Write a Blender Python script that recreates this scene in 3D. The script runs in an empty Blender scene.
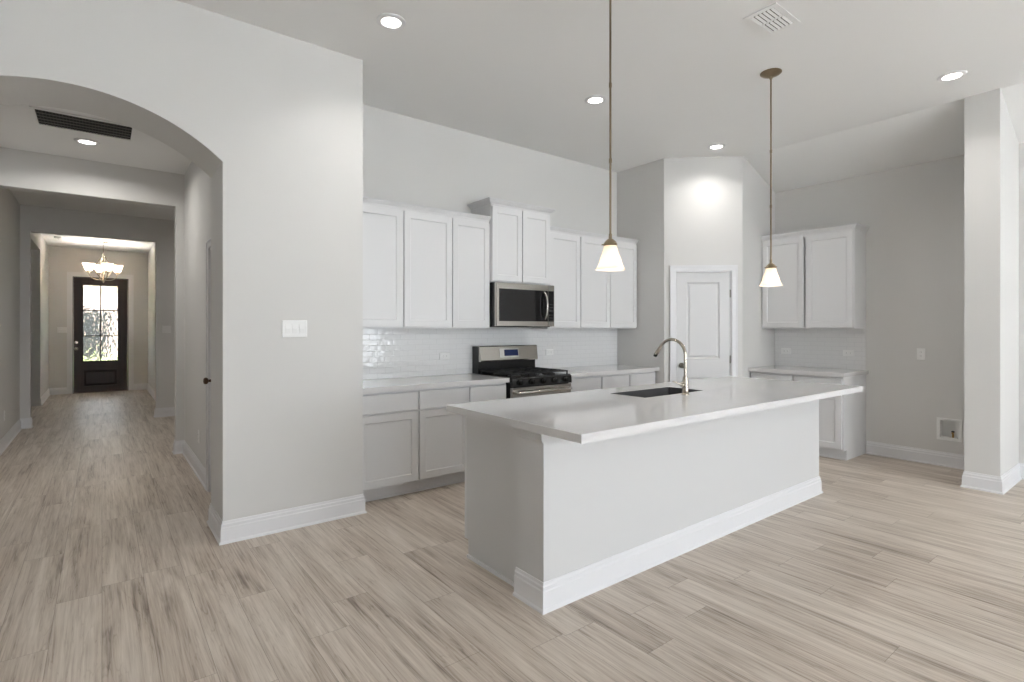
import bpy, bmesh, math, random
from mathutils import Vector, Matrix
PI = math.pi
sc = bpy.context.scene
COL = sc.collection

# ------------------------------------------------------------------ camera, world, exposure
ALPHA = math.atan(410 / 531)                 # the view is turned this far to the right of the hallway's axis
cam_d = bpy.data.cameras.new('camera')
cam = bpy.data.objects.new('camera', cam_d); COL.objects.link(cam)
cam.location = (0, 0, 1.372); cam.rotation_euler = (PI / 2, 0, -ALPHA)
cam_d.sensor_fit = 'HORIZONTAL'; cam_d.sensor_width = 36; cam_d.lens = 36 * 531 / 1024
cam_d.shift_y = -12.5 / 1024; cam_d.clip_start = .05; cam_d.clip_end = 300
sc.camera = cam

world = bpy.data.worlds.new('daylight'); sc.world = world; world.use_nodes = True
wn = world.node_tree.nodes; wl = world.node_tree.links
bg = wn['Background']
tc = wn.new('ShaderNodeTexCoord'); sep = wn.new('ShaderNodeSeparateXYZ'); rmp = wn.new('ShaderNodeValToRGB')
wl.new(tc.outputs['Generated'], sep.inputs[0]); wl.new(sep.outputs['Z'], rmp.inputs[0]); wl.new(rmp.outputs[0], bg.inputs['Color'])
rmp.color_ramp.elements[0].color = (.89, .95, 1.0, 1); rmp.color_ramp.elements[1].color = (.80, .90, 1.0, 1)
bg.inputs['Strength'].default_value = 16.5

sc.view_settings.view_transform = 'Standard'; sc.view_settings.look = 'None'
sc.view_settings.gamma = 1; sc.view_settings.use_curve_mapping = False
sc.view_settings.exposure = -0.49
CAN_W = 7.5; PENDANT_W = 2.2; CHANDELIER_W = 40
try:
    sc.cycles.max_bounces = 12; sc.cycles.diffuse_bounces = 8; sc.cycles.transparent_max_bounces = 12
    sc.cycles.use_denoising = True; sc.cycles.sample_clamp_indirect = 0
except Exception: pass

sun_d = bpy.data.lights.new('sun', 'SUN'); sun_d.energy = 60; sun_d.angle = math.radians(1.5); sun_d.color = (.90, .95, 1)
sun = bpy.data.objects.new('sun', sun_d); COL.objects.link(sun); sun.rotation_euler = (math.radians(26), 0, math.radians(8))   # high sun behind the house's window side
WINDOWS = [(.2, 1.3), (1.5, 2.6), (2.78, 3.88), (4.06, 5.16), (5.34, 6.25)]
BACK = -4.8                                   # the living room's window wall, behind the camera
WZ = (.35, 2.75)
for i, (a, b) in enumerate(WINDOWS):       # portals: they only tell the renderer where daylight comes in
    L = bpy.data.lights.new('window_portal', 'AREA'); L.shape = 'RECTANGLE'; L.size = b - a; L.size_y = WZ[1] - WZ[0]
    L.cycles.is_portal = True
    o = bpy.data.objects.new('window_portal', L); COL.objects.link(o)
    o.location = ((a + b) / 2, BACK - .1, (WZ[0] + WZ[1]) / 2); o.rotation_euler = (PI / 2, 0, 0)
# ------------------------------------------------------------------ helpers
def lin(c):
    return tuple(((v / 255) / 12.92 if v / 255 <= .04045 else ((v / 255 + .055) / 1.055) ** 2.4) for v in c) + (1,)
def mat(name, rgb=None, rough=.5, metal=0, spec=.5, emit=None, estr=0, noise=None, bump=None, coat=0):
    """noise = (scale, amount) slight tone mottling; bump = (scale, strength, distance)"""
    m = bpy.data.materials.new(name); m.use_nodes = True
    n = m.node_tree.nodes; l = m.node_tree.links; b = n['Principled BSDF']
    c = lin(rgb)
    b.inputs['Base Color'].default_value = c; b.inputs['Roughness'].default_value = rough
    b.inputs['Metallic'].default_value = metal; b.inputs['Specular IOR Level'].default_value = spec
    b.inputs['Coat Weight'].default_value = coat
    if emit: b.inputs['Emission Color'].default_value = lin(emit); b.inputs['Emission Strength'].default_value = estr
    t = n.new('ShaderNodeTexCoord')
    if noise:
        nz = n.new('ShaderNodeTexNoise'); nz.inputs['Scale'].default_value = noise[0]; nz.inputs['Detail'].default_value = 3
        mx = n.new('ShaderNodeMix'); mx.data_type = 'RGBA'
        k = noise[1]
        mx.inputs[6].default_value = tuple(v * (1 - k) for v in c[:3]) + (1,); mx.inputs[7].default_value = tuple(min(1, v * (1 + k)) for v in c[:3]) + (1,)
        l.new(t.outputs['Object'], nz.inputs['Vector']); l.new(nz.outputs['Fac'], mx.inputs[0]); l.new(mx.outputs[2], b.inputs['Base Color'])
    if bump:
        nb = n.new('ShaderNodeTexNoise'); nb.inputs['Scale'].default_value = bump[0]; nb.inputs['Detail'].default_value = 2
        bp = n.new('ShaderNodeBump'); bp.inputs['Strength'].default_value = bump[1]; bp.inputs['Distance'].default_value = bump[2]
        l.new(t.outputs['Object'], nb.inputs['Vector']); l.new(nb.outputs['Fac'], bp.inputs['Height']); l.new(bp.outputs[0], b.inputs['Normal'])
    return m

def math_node(n, l, op, a, b=None):
    q = n.new('ShaderNodeMath'); q.operation = op
    for i, v in enumerate((a, b)):
        if v is None: continue
        if isinstance(v, (int, float)): q.inputs[i].default_value = v
        else: l.new(v, q.inputs[i])
    return q.outputs[0]

def floor_material():
    m = bpy.data.materials.new('vinyl_plank'); m.use_nodes = True
    n = m.node_tree.nodes; l = m.node_tree.links; b = n['Principled BSDF']
    M = lambda op, a, c=None: math_node(n, l, op, a, c)
    g = n.new('ShaderNodeNewGeometry'); s = n.new('ShaderNodeSeparateXYZ'); l.new(g.outputs['Position'], s.inputs[0])
    X, Y = s.outputs['X'], s.outputs['Y']
    W, LEN = .182, 1.22
    xr = M('DIVIDE', X, W); row = M('FLOOR', xr)
    w1 = n.new('ShaderNodeTexWhiteNoise'); w1.noise_dimensions = '1D'; l.new(row, w1.inputs['W'])
    yr = M('DIVIDE', M('ADD', Y, M('MULTIPLY', w1.outputs['Value'], LEN * 7)), LEN); coln = M('FLOOR', yr)
    cv = n.new('ShaderNodeCombineXYZ'); l.new(row, cv.inputs[0]); l.new(coln, cv.inputs[1])
    w2 = n.new('ShaderNodeTexWhiteNoise'); w2.noise_dimensions = '2D'; l.new(cv.outputs[0], w2.inputs['Vector'])
    pid = w2.outputs['Value']
    # grain: noise drawn out along the plank, shifted from plank to plank
    def grain(sx, sy, dist, detail, rough=.6):
        v = n.new('ShaderNodeCombineXYZ')
        l.new(M('ADD', M('MULTIPLY', X, sx), M('MULTIPLY', pid, 37)), v.inputs[0])
        l.new(M('ADD', M('MULTIPLY', Y, sy), M('MULTIPLY', pid, 91)), v.inputs[1])
        t = n.new('ShaderNodeTexNoise'); t.inputs['Scale'].default_value = 1; t.inputs['Detail'].default_value = detail
        t.inputs['Roughness'].default_value = rough; t.inputs['Distortion'].default_value = dist
        l.new(v.outputs[0], t.inputs['Vector']); return t.outputs['Fac']
    broad = grain(11, .9, 1.1, 3); fine = grain(105, 3.2, .5, 4); streak = grain(30, .6, 1.6, 3); vein = grain(15, .8, 1.8, 3)
    tone = M('ADD', M('ADD', M('MULTIPLY', broad, .42), M('MULTIPLY', fine, .30)), M('MULTIPLY', streak, .28))
    tone = M('ADD', tone, M('MULTIPLY', M('SUBTRACT', pid, .5), .05))
    line = M('MAXIMUM', M('SUBTRACT', 1, M('DIVIDE', M('ABSOLUTE', M('SUBTRACT', vein, .5)), .022)), 0)
    tone = M('SUBTRACT', tone, M('MULTIPLY', line, .055))
    r = n.new('ShaderNodeValToRGB'); l.new(tone, r.inputs[0]); e = r.color_ramp.elements
    e[0].position = .33; e[0].color = lin(FLOOR_RAMP[0]); e[1].position = .67; e[1].color = lin(FLOOR_RAMP[3])
    for p, c in ((.44, FLOOR_RAMP[1]), (.54, FLOOR_RAMP[2])):
        q = e.new(p); q.color = lin(c)
    # thin seams
    fx = M('FRACT', xr); fy = M('FRACT', yr)
    ex = M('MULTIPLY', M('MINIMUM', fx, M('SUBTRACT', 1, fx)), W); ey = M('MULTIPLY', M('MINIMUM', fy, M('SUBTRACT', 1, fy)), LEN)
    seam = M('LESS_THAN', M('MINIMUM', ex, ey), .0011)
    mx = n.new('ShaderNodeMix'); mx.data_type = 'RGBA'; l.new(M('MULTIPLY', seam, .55), mx.inputs[0]); l.new(r.outputs[0], mx.inputs[6]); mx.inputs[7].default_value = lin((88, 74, 62))
    l.new(mx.outputs[2], b.inputs['Base Color'])
    l.new(M('ADD', M('MULTIPLY', fine, .14), .34), b.inputs['Roughness'])
    bp = n.new('ShaderNodeBump'); bp.inputs['Strength'].default_value = .12; bp.inputs['Distance'].default_value = .002
    l.new(M('SUBTRACT', fine, M('MULTIPLY', seam, 1.0)), bp.inputs['Height']); l.new(bp.outputs[0], b.inputs['Normal'])
    b.inputs['Specular IOR Level'].default_value = .4
    return m
FLOOR_RAMP = [(122, 108, 96), (176, 163, 150), (198, 187, 175), (216, 207, 196)]

def tile_material(name, axis):
    """glossy hand-made look white tile, 10 x 5 cm, running bond; axis = world axis along the wall"""
    m = bpy.data.materials.new(name); m.use_nodes = True
    n = m.node_tree.nodes; l = m.node_tree.links; b = n['Principled BSDF']
    M = lambda op, a, c=None: math_node(n, l, op, a, c)
    g = n.new('ShaderNodeNewGeometry'); s = n.new('ShaderNodeSeparateXYZ'); l.new(g.outputs['Position'], s.inputs[0])
    U, Z = s.outputs[axis], s.outputs['Z']
    W, H = .152, .0508
    zr = M('DIVIDE', M('SUBTRACT', Z, .914), H); row = M('FLOOR', zr)
    ur = M('ADD', M('DIVIDE', U, W), M('MULTIPLY', M('MODULO', row, 2), .5)); cl = M('FLOOR', ur)
    fz, fu = M('FRACT', zr), M('FRACT', ur)
    ez = M('MULTIPLY', M('MINIMUM', fz, M('SUBTRACT', 1, fz)), H); eu = M('MULTIPLY', M('MINIMUM', fu, M('SUBTRACT', 1, fu)), W)
    ed = M('MINIMUM', ez, eu); grout = M('LESS_THAN', ed, .0014)
    cv = n.new('ShaderNodeCombineXYZ'); l.new(row, cv.inputs[0]); l.new(cl, cv.inputs[1])
    w2 = n.new('ShaderNodeTexWhiteNoise'); w2.noise_dimensions = '2D'; l.new(cv.outputs[0], w2.inputs['Vector'])
    mx = n.new('ShaderNodeMix'); mx.data_type = 'RGBA'; l.new(M('MULTIPLY', grout, .7), mx.inputs[0])
    mx.inputs[6].default_value = lin((218, 218, 218)); mx.inputs[7].default_value = lin((198, 198, 198)); l.new(mx.outputs[2], b.inputs['Base Color'])
    nz = n.new('ShaderNodeTexNoise'); nz.inputs['Scale'].default_value = 14; nz.inputs['Detail'].default_value = 1
    ad = n.new('ShaderNodeVectorMath'); ad.operation = 'MULTIPLY_ADD'; l.new(w2.outputs['Color'], ad.inputs[0]); ad.inputs[1].default_value = (30, 30, 30); l.new(g.outputs['Position'], ad.inputs[2])
    l.new(ad.outputs[0], nz.inputs['Vector'])
    hgt = M('ADD', M('MULTIPLY', nz.outputs['Fac'], .9), M('MULTIPLY', M('MINIMUM', M('DIVIDE', ed, .004), 1), .22))
    bp = n.new('ShaderNodeBump'); bp.inputs['Strength'].default_value = .75; bp.inputs['Distance'].default_value = .004
    l.new(hgt, bp.inputs['Height']); l.new(bp.outputs[0], b.inputs['Normal'])
    b.inputs['Roughness'].default_value = .05
    return m

def shade_glass(name):
    """opal glass: scatters the bulb's light through"""
    m = bpy.data.materials.new(name); m.use_nodes = True; n = m.node_tree.nodes; l = m.node_tree.links; n.clear()
    o = n.new('ShaderNodeOutputMaterial'); mx = n.new('ShaderNodeMixShader'); mg = n.new('ShaderNodeMixShader'); d = n.new('ShaderNodeBsdfDiffuse'); t = n.new('ShaderNodeBsdfTranslucent'); g = n.new('ShaderNodeBsdfGlossy')
    d.inputs['Color'].default_value = lin((240, 232, 222)); t.inputs['Color'].default_value = lin((250, 238, 224)); g.inputs['Roughness'].default_value = .15
    mx.inputs[0].default_value = .6; mg.inputs[0].default_value = .05
    l.new(d.outputs[0], mx.inputs[1]); l.new(t.outputs[0], mx.inputs[2]); l.new(mx.outputs[0], mg.inputs[1]); l.new(g.outputs[0], mg.inputs[2]); l.new(mg.outputs[0], o.inputs[0]); return m
def glass_pane(name):
    """clear thin window glass: lets light straight through, mirrors a little"""
    m = bpy.data.materials.new(name); m.use_nodes = True; n = m.node_tree.nodes; l = m.node_tree.links; n.clear()
    o = n.new('ShaderNodeOutputMaterial'); mx = n.new('ShaderNodeMixShader'); t = n.new('ShaderNodeBsdfTransparent'); g = n.new('ShaderNodeBsdfGlossy'); g.inputs['Roughness'].default_value = .02
    mx.inputs[0].default_value = .08; l.new(t.outputs[0], mx.inputs[1]); l.new(g.outputs[0], mx.inputs[2]); l.new(mx.outputs[0], o.inputs[0]); return m
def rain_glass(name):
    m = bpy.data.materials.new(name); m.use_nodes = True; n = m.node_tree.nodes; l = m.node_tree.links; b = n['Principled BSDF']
    b.inputs['Transmission Weight'].default_value = 1; b.inputs['Base Color'].default_value = (.5, .49, .48, 1); b.inputs['Roughness'].default_value = .03; b.inputs['IOR'].default_value = 1.45  # grey base colour added to dim the overbright outdoors behind the glass
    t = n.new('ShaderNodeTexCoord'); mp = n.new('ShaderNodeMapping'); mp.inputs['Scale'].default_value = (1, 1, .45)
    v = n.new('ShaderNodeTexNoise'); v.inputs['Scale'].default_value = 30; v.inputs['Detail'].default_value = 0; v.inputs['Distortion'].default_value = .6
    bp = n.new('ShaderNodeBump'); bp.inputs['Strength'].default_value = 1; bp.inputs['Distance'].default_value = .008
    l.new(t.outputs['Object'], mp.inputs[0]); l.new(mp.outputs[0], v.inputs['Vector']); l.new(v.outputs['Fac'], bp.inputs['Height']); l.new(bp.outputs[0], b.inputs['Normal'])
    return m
def wood_material(name, c1, c2):
    m = bpy.data.materials.new(name); m.use_nodes = True; n = m.node_tree.nodes; l = m.node_tree.links; b = n['Principled BSDF']
    t = n.new('ShaderNodeTexCoord'); mp = n.new('ShaderNodeMapping'); mp.inputs['Scale'].default_value = (30, 30, 2)
    v = n.new('ShaderNodeTexNoise'); v.inputs['Scale'].default_value = 1; v.inputs['Detail'].default_value = 4
    r = n.new('ShaderNodeValToRGB'); r.color_ramp.elements[0].color = lin(c1); r.color_ramp.elements[1].color = lin(c2)
    l.new(t.outputs['Object'], mp.inputs[0]); l.new(mp.outputs[0], v.inputs['Vector']); l.new(v.outputs['Fac'], r.inputs[0]); l.new(r.outputs[0], b.inputs['Base Color'])
    b.inputs['Roughness'].default_value = .35; return m

WALLC = (206, 205, 203)
mt = dict(
    wall=mat('wall_paint', WALLC, .75, bump=(160, .06, .002), noise=(1.5, .012)),
    ceil=mat('ceiling_paint', (226, 226, 225), .85, bump=(120, .08, .002), noise=(1.5, .012)),
    trim=mat('trim_paint', (217, 217, 219), .35),
    door=mat('door_paint', (206, 206, 207), .4),
    cab=mat('cabinet_paint', (209, 209, 210), .38),
    island=mat('island_paint', (199, 199, 199), .5),
    quartz=mat('quartz', (206, 205, 205), .035, spec=.65, noise=(9, .02)),
    steel=mat('stainless_steel', (186, 183, 178), .2, 1),
    basin=mat('sink_composite', (74, 74, 76), .45),
    nickel=mat('brushed_nickel', (186, 178, 166), .22, 1),
    chrome=mat('polished_chrome', (220, 220, 222), .12, 1),
    bronze=mat('aged_bronze', (142, 128, 106), .32, 1),
    oilbronze=mat('oiled_bronze', (92, 74, 60), .3, 1),
    satin=mat('satin_nickel', (120, 116, 108), .35, 1),
    black=mat('black_enamel', (17, 17, 18), .25),
    iron=mat('cast_iron', (24, 24, 25), .55),
    blackglass=mat('black_glass', (18, 18, 20), .05),
    display=mat('display_glass', (16, 24, 52), .08, emit=(40, 70, 150), estr=.12),
    plastic=mat('white_plastic', (224, 224, 223), .35),
    slot=mat('socket_slots', (60, 58, 55), .5),
    dark=mat('duct_dark', (40, 38, 36), .8),
    grille=mat('grille_metal', (112, 110, 106), .5),
    lens=mat('lamp_lens', (255, 250, 240), .4, emit=(255, 250, 242), estr=9),
    wood=wood_material('dark_stained_wood', (36, 21, 14), (62, 39, 28)),
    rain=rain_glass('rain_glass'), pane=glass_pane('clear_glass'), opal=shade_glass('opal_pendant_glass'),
    grass=mat('lawn_grass', (128, 146, 84), .9, noise=(6, .3)),
    concrete=mat('concrete', (188, 187, 185), .9, noise=(3, .06)),
    brick=mat('pale_brick', (196, 172, 164), .85, noise=(8, .12)),
    roof=mat('roof_shingle', (70, 66, 66), .9, noise=(10, .2)),
    garage=mat('garage_paint', (24, 24, 27), .6),
    brass=mat('brass_valve', (176, 140, 84), .3, 1),
)
mt['floor'] = floor_material(); mt['tile_x'] = tile_material('glossy_tile_kitchen', 'X'); mt['tile_y'] = tile_material('glossy_tile_side', 'Y')

def obj(name, bm, m, parent=None, loc=(0, 0, 0), rz=0, smooth=False, bevel=0):
    if bevel:
        bmesh.ops.bevel(bm, geom=[e for e in bm.edges if e.is_manifold and len(e.link_faces) == 2 and e.calc_face_angle(0) > .5], offset=bevel, segments=2, affect='EDGES', profile=.6)
    me = bpy.data.meshes.new(name)
    bm.normal_update(); bm.to_mesh(me); bm.free()
    me.materials.append(mt[m] if isinstance(m, str) else m)
    if smooth:
        me.polygons.foreach_set('use_smooth', [True] * len(me.polygons))
        try: me.set_sharp_from_angle(angle=math.radians(38))
        except Exception: pass
    o = bpy.data.objects.new(name, me); COL.objects.link(o)
    o.location = loc; o.rotation_euler = (0, 0, rz)
    if parent: o.parent = parent
    return o
def tag(o, label=None, cat=None, group=None, kind=None):
    if label: o['label'] = label
    if cat: o['category'] = cat
    if group: o['group'] = group
    if kind: o['kind'] = kind
    return o
def thing(name, label, cat, loc=(0, 0, 0), rz=0, group=None, kind=None):
    o = bpy.data.objects.new(name, None); COL.objects.link(o); o.empty_display_size = .1
    o.location = loc; o.rotation_euler = (0, 0, rz)
    return tag(o, label, cat, group, kind)
def struct(name, bm, m, label, cat): return tag(obj(name, bm, m), label, cat, None, 'structure')
def kids(o): return [c for c in bpy.data.objects if c.parent == o]
def copy_tree(o, parent=None, top=True, cache=None):
    c = o.copy(); COL.objects.link(c)
    if parent: c.parent = parent
    for k in kids(o): copy_tree(k, c, False)
    return c
def B(): return bmesh.new()
def box(bm, x0, x1, y0, y1, z0, z1):
    v = [bm.verts.new((x, y, z)) for z in (z0, z1) for y in (y0, y1) for x in (x0, x1)]
    for f in ((0, 2, 3, 1), (4, 5, 7, 6), (0, 1, 5, 4), (2, 6, 7, 3), (0, 4, 6, 2), (1, 3, 7, 5)): bm.faces.new([v[i] for i in f])
    return v
def xbox(x0, x1, y0, y1, z0, z1):
    b = B(); box(b, x0, x1, y0, y1, z0, z1); return b
def prism(bm, poly, axis, a0, a1):
    """poly in the plane across axis: x -> (y,z), y -> (x,z), z -> (x,y)"""
    def P(p, a): return {'x': (a, p[0], p[1]), 'y': (p[0], a, p[1]), 'z': (p[0], p[1], a)}[axis]
    A = [bm.verts.new(P(p, a0)) for p in poly]; C = [bm.verts.new(P(p, a1)) for p in poly]
    fs = [bm.faces.new(A), bm.faces.new(C[::-1])]
    for i in range(len(poly)):
        j = (i + 1) % len(poly); fs.append(bm.faces.new((A[j], A[i], C[i], C[j])))
    bmesh.ops.recalc_face_normals(bm, faces=fs); return A + C
def lathe(bm, prof, c=(0, 0, 0), seg=24, axis='z', close=False):
    rings = []
    for r, z in prof:
        ring = []
        for i in range(seg):
            a = 2 * PI * i / seg; p = (r * math.cos(a), r * math.sin(a), z)
            if axis == 'y': p = (p[0], p[2], p[1])
            if axis == 'x': p = (p[2], p[0], p[1])
            ring.append(bm.verts.new((p[0] + c[0], p[1] + c[1], p[2] + c[2])))
        rings.append(ring)
    fs = []
    for a, b in zip(rings, rings[1:]):
        for i in range(seg): fs.append(bm.faces.new((a[i], a[(i + 1) % seg], b[(i + 1) % seg], b[i])))
    if not close:
        fs.append(bm.faces.new(rings[0][::-1])); fs.append(bm.faces.new(rings[-1]))
    else:
        for i in range(seg): fs.append(bm.faces.new((rings[-1][i], rings[-1][(i + 1) % seg], rings[0][(i + 1) % seg], rings[0][i])))
    bmesh.ops.recalc_face_normals(bm, faces=fs)
def tube(bm, pts, rad, seg=12):
    pts = [Vector(p) for p in pts]; rads = rad if isinstance(rad, (list, tuple)) else [rad] * len(pts)
    t0 = (pts[1] - pts[0]).normalized(); ref = Vector((0, 0, 1)) if abs(t0.z) < .9 else Vector((1, 0, 0))
    nrm = t0.cross(ref).normalized(); rings = []
    for i, p in enumerate(pts):
        t = (pts[min(i + 1, len(pts) - 1)] - pts[max(i - 1, 0)]).normalized()
        nrm = (nrm - t * nrm.dot(t)).normalized(); bn = t.cross(nrm)
        rings.append([bm.verts.new(p + (nrm * math.cos(2 * PI * k / seg) + bn * math.sin(2 * PI * k / seg)) * rads[i]) for k in range(seg)])
    fs = []
    for a, b in zip(rings, rings[1:]):
        for i in range(seg): fs.append(bm.faces.new((a[i], a[(i + 1) % seg], b[(i + 1) % seg], b[i])))
    fs.append(bm.faces.new(rings[0])); fs.append(bm.faces.new(rings[-1]))
    bmesh.ops.recalc_face_normals(bm, faces=fs)
def bez(p0, p1, p2, p3, n=10):
    p0, p1, p2, p3 = map(Vector, (p0, p1, p2, p3))
    return [p0 * (1 - t) ** 3 + p1 * 3 * t * (1 - t) ** 2 + p2 * 3 * t * t * (1 - t) + p3 * t ** 3 for t in [i / n for i in range(n + 1)]]
def sweep(bm, path, prof, z=0):
    """extrude profile [(offset to the left of travel, height)] along a plan path with mitred corners"""
    P = [Vector(p) for p in path]; N = len(P); rings = []
    for i in range(N):
        d0 = (P[i] - P[i - 1]).normalized() if i else None; d1 = (P[i + 1] - P[i]).normalized() if i < N - 1 else None
        n0 = Vector((-d0.y, d0.x)) if d0 else None; n1 = Vector((-d1.y, d1.x)) if d1 else None
        if n0 and n1: m = (n0 + n1); m = m / m.dot(n0) if abs(m.dot(n0)) > 1e-4 else n0
        else: m = n0 or n1
        rings.append([bm.verts.new((P[i].x + m.x * o, P[i].y + m.y * o, z + h)) for o, h in prof])
    fs = []; k = len(prof)
    for a, b in zip(rings, rings[1:]):
        for i in range(k): fs.append(bm.faces.new((a[i], a[(i + 1) % k], b[(i + 1) % k], b[i])))
    fs.append(bm.faces.new(rings[0])); fs.append(bm.faces.new(rings[-1][::-1]))
    bmesh.ops.recalc_face_normals(bm, faces=fs)
BASEP = [(0, 0), (.024, 0), (.023, .010), (.015, .018), (.014, .098), (.010, .104), (.010, .120), (.006, .126), (.004, .140), (0, .140)]
def panel(bm, x0, x1, z0, z1, yb, yf, frame, lip=.006, depth=.007, edge=.002):
    """a framed panel: back at yb, front at yf (front faces -y), flat recessed field inside a frame"""
    R = [(0, yb), (0, yf + edge), (edge, yf)] + ([(frame, yf), (frame + lip, yf + depth)] if frame else [])
    rings = [[bm.verts.new((x, y, z)) for x, z in ((x0 + i, z0 + i), (x1 - i, z0 + i), (x1 - i, z1 - i), (x0 + i, z1 - i))] for i, y in R]
    fs = [bm.faces.new(rings[0][::-1])]
    for a, b in zip(rings, rings[1:]):
        for i in range(4): fs.append(bm.faces.new((a[i], a[(i + 1) % 4], b[(i + 1) % 4], b[i])))
    fs.append(bm.faces.new(rings[-1])); bmesh.ops.recalc_face_normals(bm, faces=fs)
def frame_ring(bm, x0, x1, z0, z1, y0, y1, w):
    """a rectangular frame lying in the xz plane"""
    box(bm, x0, x0 + w, y0, y1, z0, z1); box(bm, x1 - w, x1, y0, y1, z0, z1)
    box(bm, x0 + w, x1 - w, y0, y1, z0, z0 + w); box(bm, x0 + w, x1 - w, y0, y1, z1 - w, z1)

# ------------------------------------------------------------------ the room
H, HH = 3.37, 3.07                       # kitchen ceiling, hall ceiling
WK = 4.56; UR = 6.65; CREASE = 5.93; ZR = 3.065
V1, V1b = 3.81, 4.27                     # front and back of the wall with the arch
PE = 1.537                                # free end of that wall
HL, HR = -.89, .72                       # hall walls
LW = -1.9
b = B(); box(b, -3.4, 6.9, BACK - .2, 14.62, -.12, 0)
struct('floor', b, 'floor', 'greige wood-look vinyl plank floor running from living area down the hallway', 'floor')
b = B(); box(b, LW - .1, CREASE, BACK - .2, 4.75, H, H + .15)
prism(b, [(CREASE, H), (6.8, H - (6.8 - CREASE) * (H - ZR) / (UR - CREASE)), (6.8, H + .15), (CREASE, H + .15)], 'y', BACK - .2, 4.75)
struct('ceiling', b, 'ceil', 'painted kitchen ceiling sloping down along its right side', 'ceiling')
b = B(); box(b, HL - .12, HR + .13, V1b, 6.97, HH, HH + .12); box(b, -3.4, 2.4, 6.97, 14.62, HH, HH + .12)
struct('ceiling_hall', b, 'ceil', 'lower flat ceiling of the hallway and foyer', 'ceiling')
# wall with the arched opening
AC, AH, AS, AP = -.135, .745, 2.437, 2.724
R_ = (AH ** 2 + (AP - AS) ** 2) / (2 * (AP - AS)); b = B(); N_ = 40
arc = [(AC - AH + 2 * AH * i / N_, AP - R_ + math.sqrt(R_ ** 2 - (2 * AH * i / N_ - AH) ** 2)) for i in range(N_ + 1)]
def quad_strip(bm, arc, ztop, y0, y1):
    rows = [[bm.verts.new((x, y, z)) for (x, z) in arc] for y in (y0, y1)]; tops = [[bm.verts.new((x, y, ztop)) for (x, z) in arc] for y in (y0, y1)]
    for i in range(len(arc) - 1):
        bm.faces.new((rows[0][i], rows[0][i + 1], tops[0][i + 1], tops[0][i])); bm.faces.new((rows[1][i + 1], rows[1][i], tops[1][i], tops[1][i + 1]))
        bm.faces.new((rows[0][i + 1], rows[0][i], rows[1][i], rows[1][i + 1])); bm.faces.new((tops[0][i], tops[0][i + 1], tops[1][i + 1], tops[1][i]))
quad_strip(b, arc, H, V1, V1b)
box(b, LW - .1, AC - AH, V1, V1b, 0, H); box(b, AC + AH, PE, V1, V1b, 0, H)
bmesh.ops.recalc_face_normals(b, faces=b.faces)
struct('wall_arch', b, 'wall', 'greige wall with the arched opening to the hallway', 'wall')
struct('wall_kitchen_left', xbox(PE - .13, PE, V1b, WK, 0, H), 'wall', 'short side wall closing the cabinet run behind the arch wall', 'wall')
struct('wall_kitchen', xbox(PE - .13, 6.8, WK, WK + .15, 0, H), 'wall', 'greige kitchen wall behind the microwave and range', 'wall')
struct('wall_left', xbox(LW - .1, LW, BACK, V1, 0, H), 'wall', 'side wall of the living area left of the arch', 'wall')
# right wall, with the hole for the water valve box
b = B(); hy0, hy1, hz0, hz1 = 1.44, 1.595, .283, .457
box(b, UR, UR + .15, BACK - .2, hy0, 0, 3.2); box(b, UR, UR + .15, hy1, WK, 0, 3.2); box(b, UR, UR + .15, hy0, hy1, 0, hz0); box(b, UR, UR + .15, hy0, hy1, hz1, 3.2)
struct('wall_right', b, 'wall', 'greige right-hand wall behind the short cabinet run and refrigerator space', 'wall')
b = B(); prism(b, [(5.91, 0), (UR, 0), (UR, ZR), (CREASE, H), (5.91, H)], 'y', 1.013, 1.245)
struct('wall_wing', b, 'wall', 'narrow wing wall standing out beside the refrigerator space', 'wall')
# back wall with five windows
b = B(); xs = [LW] + [q for w in WINDOWS for q in w[:2]] + [UR]
for i in range(0, len(xs), 2): box(b, xs[i], xs[i + 1], BACK - .18, BACK, 0, H)
for a, c in WINDOWS: box(b, a, c, BACK - .18, BACK, 0, WZ[0]); box(b, a, c, BACK - .18, BACK, WZ[1], H)
struct('wall_back', b, 'wall', 'living area window wall facing the kitchen', 'wall')
for i, (a, c) in enumerate(WINDOWS):
    w = thing(f'window_{i+1}', ['rightmost', 'fourth', 'middle', 'second', 'leftmost'][i] + ' living area window in the wall facing the kitchen, as seen from the kitchen', 'window', ((a + c) / 2, BACK - .09, WZ[0]), 0, None, 'structure')
    hw = (c - a) / 2; hh = WZ[1] - WZ[0]
    q = B(); frame_ring(q, -hw, hw, 0, hh, -.03, .03, .045); box(q, -hw + .045, hw - .045, -.02, .02, hh / 2 - .02, hh / 2 + .02); obj('window_frame', q, 'trim', w)
    obj('pane', xbox(-hw + .045, hw - .045, -.003, .003, .045, hh - .045), 'pane', w)
    obj('window_sill', xbox(-hw - .03, hw + .03, .0, .12, -.025, 0), 'trim', w, bevel=.004)
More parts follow.
